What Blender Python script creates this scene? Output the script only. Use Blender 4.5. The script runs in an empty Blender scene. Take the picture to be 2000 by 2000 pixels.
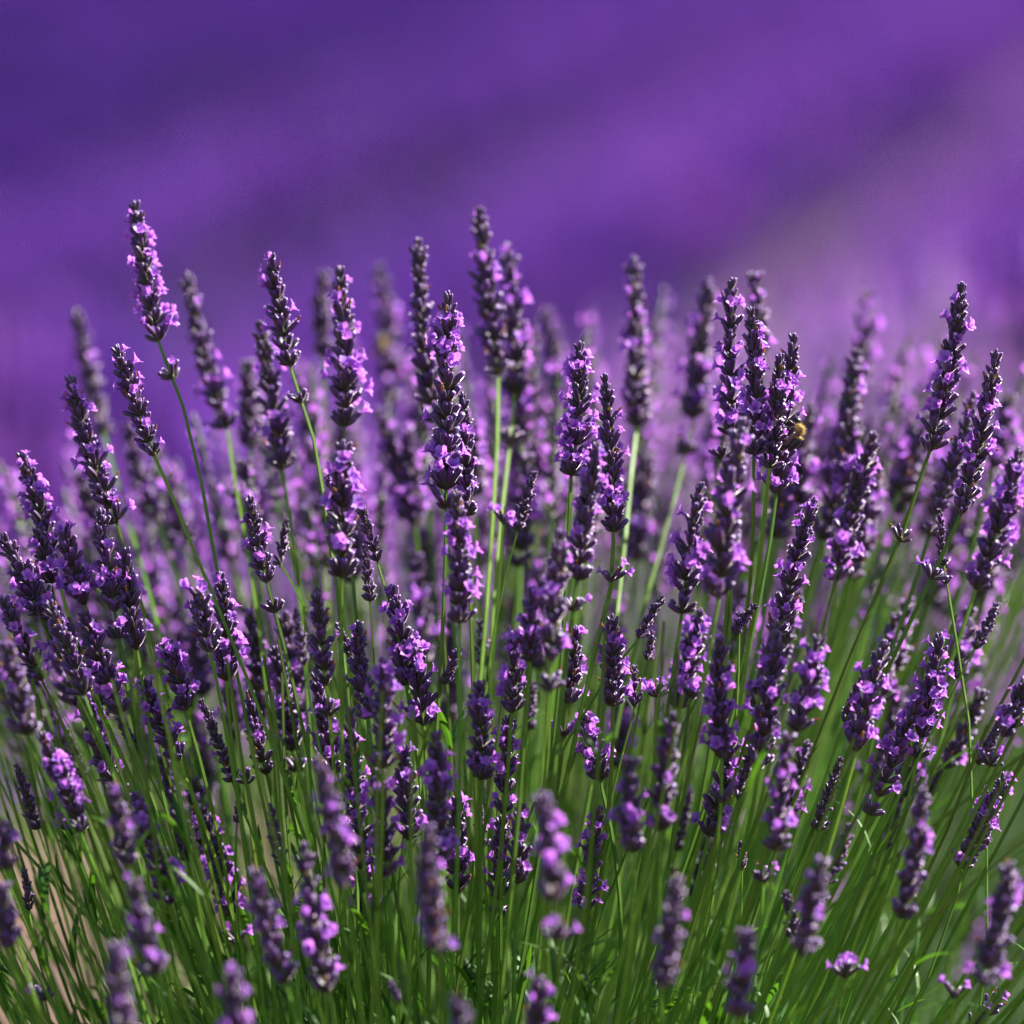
import bpy, math, random
import numpy as np
from mathutils import Vector, Matrix, Quaternion

R = math.radians
sc = bpy.context.scene
C = sc.collection

# ------------------------------------------------------------------ camera
CAM_Z, PITCH, FOCUS, LENS, SENSOR = 1.05, 6.7, 3.05, 200.0, 36.0
cam_d = bpy.data.cameras.new('camera')
cam_d.lens, cam_d.sensor_width = LENS, SENSOR
cam_d.clip_start, cam_d.clip_end = 0.05, 2000.0
cam_d.dof.use_dof = True
cam_d.dof.focus_distance = FOCUS
cam_d.dof.aperture_fstop = 2.8
cam = bpy.data.objects.new('camera', cam_d)
cam.location = (0, 0, CAM_Z)
cam.rotation_euler = (R(90 - PITCH), 0, 0)
C.objects.link(cam)
sc.camera = cam

# ------------------------------------------------------------------ light
SUN_AZ, SUN_EL = 61.0, 41.0          # azimuth to the right of the view direction
world = bpy.data.worlds.new('World')
sc.world = world
world.use_nodes = True
wn = world.node_tree
wn.nodes.clear()
sky = wn.nodes.new('ShaderNodeTexSky')
sky.sky_type = 'NISHITA'
sky.sun_disc = False
sky.sun_elevation = R(SUN_EL)
sky.sun_rotation = R(SUN_AZ)
bg = wn.nodes.new('ShaderNodeBackground')
bg.inputs['Strength'].default_value = 0.05
wo = wn.nodes.new('ShaderNodeOutputWorld')
wn.links.new(sky.outputs[0], bg.inputs[0])
wn.links.new(bg.outputs[0], wo.inputs[0])
sun_d = bpy.data.lights.new('sun', 'SUN')
sun_d.energy = 5.0
sun_d.angle = R(0.53)
sun_d.color = (1.0, 0.95, 0.87)
sun = bpy.data.objects.new('sun', sun_d)
to_sun = Vector((math.sin(R(SUN_AZ)) * math.cos(R(SUN_EL)), math.cos(R(SUN_AZ)) * math.cos(R(SUN_EL)), math.sin(R(SUN_EL))))
sun.rotation_euler = to_sun.to_track_quat('Z', 'Y').to_euler()
sun.location = to_sun * 20
C.objects.link(sun)

sc.render.engine = 'CYCLES'
sc.view_settings.view_transform = 'Standard'
sc.view_settings.look = 'None'
sc.view_settings.exposure = 2.05
sc.view_settings.gamma = 1.0
sc.view_settings.use_curve_mapping = False
sc.cycles.use_denoising = True
sc.cycles.max_bounces = 6
sc.cycles.diffuse_bounces = 2
sc.cycles.transparent_max_bounces = 6
sc.cycles.transmission_bounces = 6
sc.cycles.caustics_reflective = False
sc.cycles.caustics_refractive = False

# ------------------------------------------------------------------ helpers
cp, sp = math.cos(R(PITCH)), math.sin(R(PITCH))
CAMP = Vector((0, 0, CAM_Z))
FWD, UP, RIGHT = Vector((0, cp, -sp)), Vector((0, sp, cp)), Vector((1, 0, 0))
HALF = SENSOR / 2 / LENS
def at(x, y, d):
    """point seen at x,y (0..1932 grid of the survey) at d metres behind the plane of sharpness"""
    D = FOCUS + d
    return CAMP + D * (FWD + RIGHT * ((x - 966) / 966 * HALF) - UP * ((y - 966) / 966 * HALF))
MM = 0.001

def lerp(a, b, t): return a + (b - a) * t

def ground_z(x, y):
    """level round the front bush, a slope falling away behind it, then a long gentle rise"""
    t = min(max((y - 4.3) / 13.0, 0.0), 1.0)
    t = t * t * (3 - 2 * t)
    return (-1.85 + 0.035 * y) * t

def tag(o, label=None, cat=None, group=None, kind=None):
    if label: o['label'] = label
    if cat: o['category'] = cat
    if group: o['group'] = group
    if kind: o['kind'] = kind
    return o

class Buf:
    """collects triangles/quads with a material slot, a length value t and a random value per piece"""
    def __init__(s):
        s.v, s.f, s.m, s.t, s.r, s.n = [], [], [], [], [], 0
    def add(s, v, f, m, t, r):
        v = np.asarray(v, float).reshape(-1, 3)
        s.v.append(v)
        s.f.append((np.asarray(f, int) + s.n))
        s.m.append(np.full(len(f), m, int) if np.isscalar(m) else np.asarray(m))
        s.t.append(np.asarray(t, float) if np.ndim(t) else np.full(len(v), t))
        s.r.append(np.asarray(r, float) if np.ndim(r) else np.full(len(v), r))
        s.n += len(v)
    def arrays(s):
        return np.vstack(s.v), s.f, s.m, np.concatenate(s.t), np.concatenate(s.r)
    def mesh(s, name, mats, smooth=True):
        v = np.vstack(s.v)
        loops, starts, tot, mi = [], [], [], []
        k = 0
        for f, m in zip(s.f, s.m):
            if len(f) == 0: continue
            w = f.shape[1]
            loops.append(f.ravel())
            starts.append(k + np.arange(len(f)) * w)
            k += f.size
            mi.append(m)
        loops = np.concatenate(loops); starts = np.concatenate(starts); mi = np.concatenate(mi)
        me = bpy.data.meshes.new(name)
        me.vertices.add(len(v)); me.vertices.foreach_set('co', v.ravel().astype(np.float32))
        me.loops.add(len(loops)); me.loops.foreach_set('vertex_index', loops.astype(np.int32))
        me.polygons.add(len(starts)); me.polygons.foreach_set('loop_start', starts.astype(np.int32))
        for mt in mats: me.materials.append(mt)
        me.polygons.foreach_set('material_index', mi.astype(np.int32))
        me.update(calc_edges=True)
        me.polygons.foreach_set('use_smooth', np.full(len(starts), smooth, bool))
        a = me.attributes.new('t', 'FLOAT', 'POINT'); a.data.foreach_set('value', np.concatenate(s.t).astype(np.float32))
        a = me.attributes.new('rnd', 'FLOAT', 'POINT'); a.data.foreach_set('value', np.concatenate(s.r).astype(np.float32))
        me.validate()
        return me

def link(name, me, parent=None):
    o = bpy.data.objects.new(name, me)
    C.objects.link(o)
    if parent is not None: o.parent = parent
    return o

def tri(f):
    """quads to triangles"""
    f = np.asarray(f)
    return f if f.shape[1] == 3 else np.vstack([f[:, [0, 1, 2]], f[:, [0, 2, 3]]])

def tube(profile, sides, cap0=True, cap1=True, rib=0.0):
    """lathe round z: profile is a list of (z, r)"""
    v, t = [], []
    n = len(profile); z0, z1 = profile[0][0], profile[-1][0]
    for z, r in profile:
        for k in range(sides):
            a = 2 * math.pi * k / sides
            rr = r * (1 - rib * (k % 2))
            v.append((rr * math.cos(a), rr * math.sin(a), z)); t.append((z - z0) / (z1 - z0 + 1e-9))
    f = []
    for i in range(n - 1):
        for k in range(sides):
            a, b = i * sides + k, i * sides + (k + 1) % sides
            f.append((a, b, b + sides)); f.append((a, b + sides, a + sides))
    if cap1:
        v.append((0, 0, z1)); t.append(1.0); c = len(v) - 1
        for k in range(sides): f.append(((n - 1) * sides + k, (n - 1) * sides + (k + 1) % sides, c))
    return np.array(v), np.array(f), np.array(t)

def sweep(pts, radii, sides=8, square=True, twist=0.0):
    """a stem swept along pts; square stems have four ridges with a shallow groove between them"""
    P = np.array([tuple(p) for p in pts]); n = len(P)
    T = np.gradient(P, axis=0); T /= np.linalg.norm(T, axis=1)[:, None] + 1e-12
    ref = np.array((0.3, 1.0, 0.1)); v, t = [], []
    for i in range(n):
        x = np.cross(ref, T[i]); x /= np.linalg.norm(x) + 1e-12
        y = np.cross(T[i], x)
        for k in range(sides):
            a = 2 * math.pi * k / sides + twist * i / n
            r = radii[i] * ((1.0 if k % 2 == 0 else 0.69) if square else 1.0)
            v.append(P[i] + (x * math.cos(a) + y * math.sin(a)) * r); t.append(i / (n - 1))
    f = []
    for i in range(n - 1):
        for k in range(sides):
            a, b = i * sides + k, i * sides + (k + 1) % sides
            f.append((a, b, b + sides, a + sides))
    return np.array(v), np.array(f), np.array(t)

def xf(v, M):
    M = np.array(M)
    return v @ M[:3, :3].T + M[:3, 3]

def bez(a, b, c, d, n):
    out = []
    for i in range(n):
        t = i / (n - 1); s = 1 - t
        out.append(a * s**3 + b * 3 * s * s * t + c * 3 * s * t * t + d * t**3)
    return out

# ------------------------------------------------------------------ materials
def mat(name, base, rough=0.6, sheen=0.0, sheen_r=0.35, sheen_tint=(1, 1, 1), spec=0.3, transl=None, transl_f=0.0,
        ramp=None, ramp_attr='t', vary=0.15, hue=0.0, noise=0.0, noise_scale=900.0, bump=0.0):
    m = bpy.data.materials.new(name); m.use_nodes = True
    N, L = m.node_tree.nodes, m.node_tree.links
    N.clear()
    out = N.new('ShaderNodeOutputMaterial')
    pr = N.new('ShaderNodeBsdfPrincipled')
    pr.inputs['Roughness'].default_value = rough
    pr.inputs['Specular IOR Level'].default_value = spec
    pr.inputs['Sheen Weight'].default_value = sheen
    pr.inputs['Sheen Roughness'].default_value = sheen_r
    pr.inputs['Sheen Tint'].default_value = (*sheen_tint, 1)
    if ramp:
        at_ = N.new('ShaderNodeAttribute'); at_.attribute_name = ramp_attr
        rp = N.new('ShaderNodeValToRGB')
        e = rp.color_ramp.elements
        e[0].position, e[0].color = ramp[0][0], (*ramp[0][1], 1)
        e[1].position, e[1].color = ramp[-1][0], (*ramp[-1][1], 1)
        for p, c in ramp[1:-1]:
            el = e.new(p); el.color = (*c, 1)
        L.new(at_.outputs['Fac'], rp.inputs[0])
        col = rp.outputs[0]
    else:
        rgb = N.new('ShaderNodeRGB'); rgb.outputs[0].default_value = (*base, 1); col = rgb.outputs[0]
    # per-piece variation
    ra = N.new('ShaderNodeAttribute'); ra.attribute_name = 'rnd'
    oi = N.new('ShaderNodeObjectInfo')
    ad = N.new('ShaderNodeMath'); ad.operation = 'ADD'
    L.new(ra.outputs['Fac'], ad.inputs[0]); L.new(oi.outputs['Random'], ad.inputs[1])
    fr = N.new('ShaderNodeMath'); fr.operation = 'FRACT'; L.new(ad.outputs[0], fr.inputs[0])
    hsv = N.new('ShaderNodeHueSaturation')
    mv = N.new('ShaderNodeMapRange'); mv.inputs['To Min'].default_value = 1 - vary; mv.inputs['To Max'].default_value = 1 + vary
    L.new(fr.outputs[0], mv.inputs['Value']); L.new(mv.outputs[0], hsv.inputs['Value'])
    mh = N.new('ShaderNodeMapRange'); mh.inputs['To Min'].default_value = 0.5 - hue; mh.inputs['To Max'].default_value = 0.5 + hue
    m7 = N.new('ShaderNodeMath'); m7.operation = 'MULTIPLY'; m7.inputs[1].default_value = 7.31; L.new(fr.outputs[0], m7.inputs[0])
    f7 = N.new('ShaderNodeMath'); f7.operation = 'FRACT'; L.new(m7.outputs[0], f7.inputs[0])
    L.new(f7.outputs[0], mh.inputs['Value']); L.new(mh.outputs[0], hsv.inputs['Hue'])
    L.new(col, hsv.inputs['Color'])
    col = hsv.outputs[0]
    if noise > 0 or bump > 0:
        tc = N.new('ShaderNodeTexCoord')
        nz = N.new('ShaderNodeTexNoise'); nz.inputs['Scale'].default_value = noise_scale; nz.inputs['Detail'].default_value = 4
        L.new(tc.outputs['Object'], nz.inputs['Vector'])
        if noise > 0:
            mr = N.new('ShaderNodeMapRange'); mr.inputs['From Min'].default_value = 0.3; mr.inputs['From Max'].default_value = 0.7
            mr.inputs['To Min'].default_value = 1 - noise; mr.inputs['To Max'].default_value = 1 + noise
            L.new(nz.outputs['Fac'], mr.inputs['Value'])
            mx = N.new('ShaderNodeMix'); mx.data_type = 'RGBA'; mx.blend_type = 'MULTIPLY'; mx.inputs[0].default_value = 1
            L.new(col, mx.inputs[6]); L.new(mr.outputs[0], mx.inputs[7]); col = mx.outputs[2]
        if bump > 0:
            bp = N.new('ShaderNodeBump'); bp.inputs['Strength'].default_value = bump; bp.inputs['Distance'].default_value = 0.0004
            L.new(nz.outputs['Fac'], bp.inputs['Height']); L.new(bp.outputs[0], pr.inputs['Normal'])
    L.new(col, pr.inputs['Base Color'])
    sh = pr.outputs[0]
    if transl_f > 0:
        tr = N.new('ShaderNodeBsdfTranslucent')
        if transl:
            tm = N.new('ShaderNodeMix'); tm.data_type = 'RGBA'; tm.blend_type = 'MIX'; tm.inputs[0].default_value = 0.7
            L.new(col, tm.inputs[6]); tm.inputs[7].default_value = (*transl, 1); L.new(tm.outputs[2], tr.inputs['Color'])
        else:
            L.new(col, tr.inputs['Color'])
        ms = N.new('ShaderNodeMixShader'); ms.inputs[0].default_value = transl_f
        L.new(sh, ms.inputs[1]); L.new(tr.outputs[0], ms.inputs[2]); sh = ms.outputs[0]
    L.new(sh, out.inputs['Surface'])
    return m

M_CALYX = mat('calyx_felt', (0.05, 0.03, 0.06), rough=0.46, sheen=0.8, sheen_r=0.24, sheen_tint=(1.0, 0.84, 0.94), spec=0.5,
              ramp=[(0.0, (0.055, 0.075, 0.014)), (0.25, (0.042, 0.030, 0.030)), (0.6, (0.050, 0.017, 0.066)), (0.85, (0.070, 0.019, 0.115)), (1.0, (0.11, 0.028, 0.19))],
              vary=0.35, hue=0.02, noise=0.25, noise_scale=1500)
M_PETAL = mat('petal', (0.38, 0.145, 0.66), rough=0.5, sheen=0.35, spec=0.35, transl=(0.62, 0.20, 0.80), transl_f=0.5, vary=0.3, hue=0.035,
              ramp=[(0.0, (0.15, 0.03, 0.34)), (0.45, (0.36, 0.10, 0.60)), (1.0, (0.51, 0.21, 0.72))])
M_PETAL_DARK = mat('petal_deep_violet', (0.175, 0.05, 0.38), rough=0.7, spec=0.1, transl=(0.195, 0.055, 0.41), transl_f=0.4, vary=0.25, hue=0.02)
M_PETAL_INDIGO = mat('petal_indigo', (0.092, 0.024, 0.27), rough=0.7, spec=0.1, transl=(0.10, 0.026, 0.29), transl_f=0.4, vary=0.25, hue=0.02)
M_PETAL_MAUVE = mat('petal_mauve', (0.26, 0.085, 0.42), rough=0.7, spec=0.05, transl=(0.27, 0.075, 0.46), transl_f=0.4, vary=0.25, hue=0.02)
M_WILT = mat('withered_petal', (0.30, 0.13, 0.05), rough=0.8, transl=(0.5, 0.22, 0.08), transl_f=0.35, vary=0.3, hue=0.02)
M_STEM = mat('stem_green', (0.10, 0.19, 0.035), rough=0.55, spec=0.22, vary=0.3, hue=0.015, noise=0.15, noise_scale=120,
             ramp=[(0.0, (0.08, 0.13, 0.017)), (0.25, (0.11, 0.215, 0.018)), (1.0, (0.10, 0.215, 0.016))])
M_BRACT = mat('bract', (0.07, 0.055, 0.025), rough=0.7, transl=(0.14, 0.13, 0.03), transl_f=0.3, vary=0.3)
M_LEAF = mat('leaf_green', (0.035, 0.11, 0.007), rough=0.5, spec=0.25, transl=(0.10, 0.25, 0.012), transl_f=0.35, vary=0.3, hue=0.02)
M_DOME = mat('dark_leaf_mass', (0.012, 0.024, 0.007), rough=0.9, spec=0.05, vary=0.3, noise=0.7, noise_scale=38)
M_SOIL = mat('soil', (0.08, 0.046, 0.03), rough=0.95, vary=0.0, noise=0.35, noise_scale=6.0, bump=0.0)
SPIKE_MATS = [M_CALYX, M_PETAL, M_WILT, M_BRACT, M_STEM, M_LEAF]
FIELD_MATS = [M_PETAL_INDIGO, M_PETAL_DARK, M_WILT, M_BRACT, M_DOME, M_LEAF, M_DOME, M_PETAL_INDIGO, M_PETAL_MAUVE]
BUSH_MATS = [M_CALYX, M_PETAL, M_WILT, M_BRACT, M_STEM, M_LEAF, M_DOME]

# ------------------------------------------------------------------ ground: one sheet to the horizon
def build_ground():
    xs = np.concatenate([np.linspace(-400, -30, 10), np.linspace(-26, 26, 53), np.linspace(30, 400, 10)])
    ys = np.concatenate([np.linspace(-200, -8, 10), np.linspace(-6, 60, 100), np.linspace(64, 400, 30)])
    rng = np.random.default_rng(3)
    v = np.array([(x, y, ground_z(x, y) + (rng.normal() * 0.012 if abs(x) < 27 and -6 < y < 60 else 0)) for y in ys for x in xs])
    nx = len(xs)
    f = np.array([(j * nx + i, j * nx + i + 1, (j + 1) * nx + i + 1, (j + 1) * nx + i) for j in range(len(ys) - 1) for i in range(nx - 1)])
    b = Buf(); b.add(v, f, 0, 0.5, 0.5)
    return tag(link('ground', b.mesh('ground', [M_SOIL])), kind='structure')
build_ground()

# ------------------------------------------------------------------ pieces of a flower spike (millimetre-sized, origin at the foot)
def calyx_geo(L=6.8, r=1.4, sides=8, closed=False):
    prof = [(0, .28), (.10, .58), (.34, .92), (.62, 1.0), (.86, .93), (1.0, .62 if closed else .80)]
    pr = [(z * L * MM, q * r * MM) for z, q in prof]
    if closed: pr.append((L * 1.06 * MM, .25 * r * MM))
    else: pr.append((L * 0.95 * MM, .5 * r * MM))
    return tube(pr, sides, rib=0.13)

def corolla_geo(seed, size=1.0):
    """tube with five flared lobes: two large upper ones, three lower"""
    rng = random.Random(seed)
    b = Buf()
    v, f, t = tube([(-0.4 * MM, .6 * MM), (1.8 * MM, .75 * MM), (3.0 * MM, 1.05 * MM)], 6, cap1=False)
    b.add(v * size, f, 1, t * .3, rng.random())
    for k, (az, ln, w) in enumerate([(-32, 4.6, 3.1), (32, 4.6, 3.1), (105, 3.3, 2.3), (180, 3.6, 2.5), (255, 3.3, 2.3)]):
        az = R(az + 180 + rng.uniform(-8, 8)); ln *= rng.uniform(.85, 1.15)
        bend0, bend1 = R(rng.uniform(20, 45)), R(rng.uniform(70, 115))
        vv, tt = [], []
        r0, z0 = .9, 2.7
        n = 4; x, z = r0, z0
        for i in range(n):
            q = i / (n - 1)
            wd = w * (0.45 + 0.75 * math.sin(math.pi * min(1, .18 + q * .72))) * .5
            if i == n - 1: wd *= .62
            cupz = .35 * q
            for s_ in (-1, 0, 1):
                vv.append((x, s_ * wd, z - (cupz if s_ == 0 else 0)))
                tt.append(.3 + .7 * q)
            a = lerp(bend0, bend1, q)
            x += math.sin(a) * ln / (n - 1); z += math.cos(a) * ln / (n - 1)
        vv = np.array(vv) * MM
        M = np.array(Matrix.Rotation(az, 3, 'Z'))
        vv = vv @ M.T
        ff = []
        for i in range(n - 1):
            for s_ in range(2):
                a = i * 3 + s_
                ff.append((a, a + 1, a + 4)); ff.append((a, a + 4, a + 3))
        b.add(vv * size, np.array(ff), 1, np.array(tt), rng.random())
    return b

def bract_geo():
    """two short pointed bracts under the ring and the knob they sit on"""
    b = Buf()
    v, f, t = tube([(-1.2 * MM, 1.0 * MM), (0.2 * MM, 1.75 * MM), (1.6 * MM, 1.1 * MM)], 6)
    b.add(v, f, 3, .2, .3)
    for az in (0, math.pi):
        vv = []
        for i, (q, w) in enumerate([(0, 1.0), (.35, 2.0), (.7, 1.4), (1, .1)]):
            for s_ in (-1, 0, 1):
                vv.append((1.0 + 3.2 * q ** .8, s_ * w, -.6 + 3.0 * q * q + (.4 if s_ else 0)))
        vv = (np.array(vv) * MM) @ np.array(Matrix.Rotation(az, 3, 'Z')).T
        ff = []
        for i in range(3):
            for s_ in range(2):
                a = i * 3 + s_
                ff.append((a, a + 1, a + 4)); ff.append((a, a + 4, a + 3))
        b.add(vv, np.array(ff), 3, .5, .6 if az else .1)
    return b

def wilt_geo(seed):
    rng = random.Random(seed); b = Buf()
    v, f, t = tube([(-.3 * MM, .5 * MM), (1.5 * MM, .7 * MM), (2.6 * MM, .35 * MM), (3.1 * MM, .5 * MM)], 5)
    v[:, 0] += v[:, 2] * rng.uniform(-.3, .3)
    b.add(v, f, 2, t, rng.random())
    return b

PIECE = {}
for i in range(3):
    b = Buf(); v, f, t = calyx_geo(7.1 * (1 + .12 * (i - 1)), 1.12 + .08 * i); b.add(v, f, 0, t, .13 * i); PIECE['calyx', i] = b
    b = Buf(); v, f, t = calyx_geo(6.2, 1.05 + .08 * i, closed=True); b.add(v, f, 0, t, .11 + .2 * i); PIECE['bud', i] = b
for i in range(6): PIECE['flower', i] = corolla_geo(40 + i)
for i in range(3): PIECE['withered_flower', i] = wilt_geo(70 + i)
PIECE['whorl', 0] = bract_geo()
b = Buf(); v, f, t = calyx_geo(6.6, 1.1, closed=True); b.add(v, f, 0, t, .5); PIECE['whorl', 1] = b
PIECE_MESH = {k: b.mesh(k[0], SPIKE_MATS) for k, b in PIECE.items()}

def whorl_plan(rng, s, bloom, lone=False):
    """pieces of one ring of flowers. s: 0 at the tip of the spike, 1 at its foot"""
    out = []
    top = s < 0.02
    n = 2 if s < .12 else 3 if s < .3 else rng.choice((3, 4)) if s < .7 else rng.choice((4, 5))
    if lone: n = rng.choice((3, 4, 4))
    spread = 40 if s < .12 else 58 if s < .4 else 72
    t0 = 15 if s < .06 else lerp(22, 38, min(1, s * 1.5))
    if s > .93 or lone: t0 = 44
    size = lerp(.86, 1.04, min(1, s * 2.2))
    ring_bloom = bloom * rng.choice((.1, .5, 1.1, 1.7)) if bloom > 0.01 else 0
    for side in (0, 180):
        for k in range(n):
            u = (k / (n - 1) * 2 - 1) if n > 1 else 0
            az = side + u * spread + rng.uniform(-9, 9)
            inner = abs(u) < .5 and n > 2
            tilt = t0 + (7 if inner else -5) + rng.uniform(-10, 10)
            h = (-.6 if inner else .5) + rng.uniform(-.7, .7)
            sz = size * rng.uniform(.85, 1.12)
            kind = 'bud' if (s < .16 or rng.random() < .18) else 'calyx'
            M = Matrix.Rotation(R(az), 4, 'Z') @ Matrix.Translation(((.7 + .25 * s) * MM, 0, h * MM)) @ Matrix.Rotation(R(tilt), 4, 'Y')
            vi = rng.randrange(3)
            out.append((kind, vi, M @ Matrix.Rotation(rng.uniform(0, 6.28), 4, 'Z') @ Matrix.Scale(sz, 4)))
            ln = (7.1 * (1 + .12 * (vi - 1)) if kind == 'calyx' else 6.2) * sz
            if kind == 'calyx' and rng.random() < ring_bloom:
                F = M @ Matrix.Translation((0, 0, ln * .93 * MM)) @ Matrix.Rotation(R(rng.uniform(5, 38)), 4, 'Y') @ Matrix.Rotation(R(rng.uniform(-35, 35)), 4, 'Z')
                out.append(('flower', rng.randrange(6), F @ Matrix.Scale(rng.uniform(.62, .95), 4)))
            elif kind == 'calyx' and rng.random() < .09:
                out.append(('withered_flower', rng.randrange(3), M @ Matrix.Translation((0, 0, ln * .93 * MM))))
        # small buds tucked between
        if s > .25:
            for k in range(1):
                az = side + rng.uniform(-50, 50)
                M = Matrix.Rotation(R(az), 4, 'Z') @ Matrix.Translation((1.4 * MM, 0, -.8 * MM)) @ Matrix.Rotation(R(t0 + 14 + rng.uniform(-6, 8)), 4, 'Y')
                out.append(('bud', rng.randrange(3), M @ Matrix.Scale(size * rng.uniform(.6, .8), 4)))
    return out

def join_plan(plan, tip=0):
    b = Buf()
    items = [('whorl', tip, Matrix.Identity(4))] + plan
    for i, (k, vi, M) in enumerate(items):
        p = PIECE[k, vi]
        v, f, m, t, r = p.arrays()
        vv = xf(v, M); base = b.n
        b.v.append(vv); b.t.append(t); b.r.append(np.mod(r + i * .37, 1.0))
        for ff, mm in zip(f, m): b.f.append(ff + base); b.m.append(mm)
        b.n += len(vv)
    return b

# joined rings for stalks that lie too far from the plane of sharpness to pick a bud out
RINGS = {}
rr = random.Random(11)
for si, s in enumerate((0.0, .2, .5, .8, 1.0)):
    for bi, bl in enumerate((0.0, .18, .55)):
        RINGS[si, bi] = [join_plan(whorl_plan(rr, s, bl), 1 if si == 0 else 0).mesh('whorl', SPIKE_MATS) for _ in range(3)]

# leaves: narrow, rounded at the tip, folded along the midrib
def leaf_geo(L=34, W=3.2, curve=.25):
    b = Buf(); vv = []; n = 6
    for i in range(n):
        q = i / (n - 1)
        w = W * .5 * (math.sin(math.pi * min(1, .12 + q * .78)) ** .7) * (.45 if i == n - 1 else 1)
        a = curve * q
        for s_ in (-1, 0, 1):
            vv.append((L * q * math.sin(a) + (.35 * w if s_ else 0), s_ * w, L * q * math.cos(a)))
    ff = []
    for i in range(n - 1):
        for s_ in range(2):
            a = i * 3 + s_; ff.append((a, a + 1, a + 4, a + 3))
    b.add(np.array(vv) * MM, np.array(ff), 5, np.repeat(np.linspace(0, 1, n), 3), .4)
    return b
LEAVES = [leaf_geo(26 + 5 * i, 2.6 + .4 * i, .1 + .15 * i) for i in range(4)]
LEAF_MESH = [b.mesh('leaf', SPIKE_MATS) for b in LEAVES]

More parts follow.
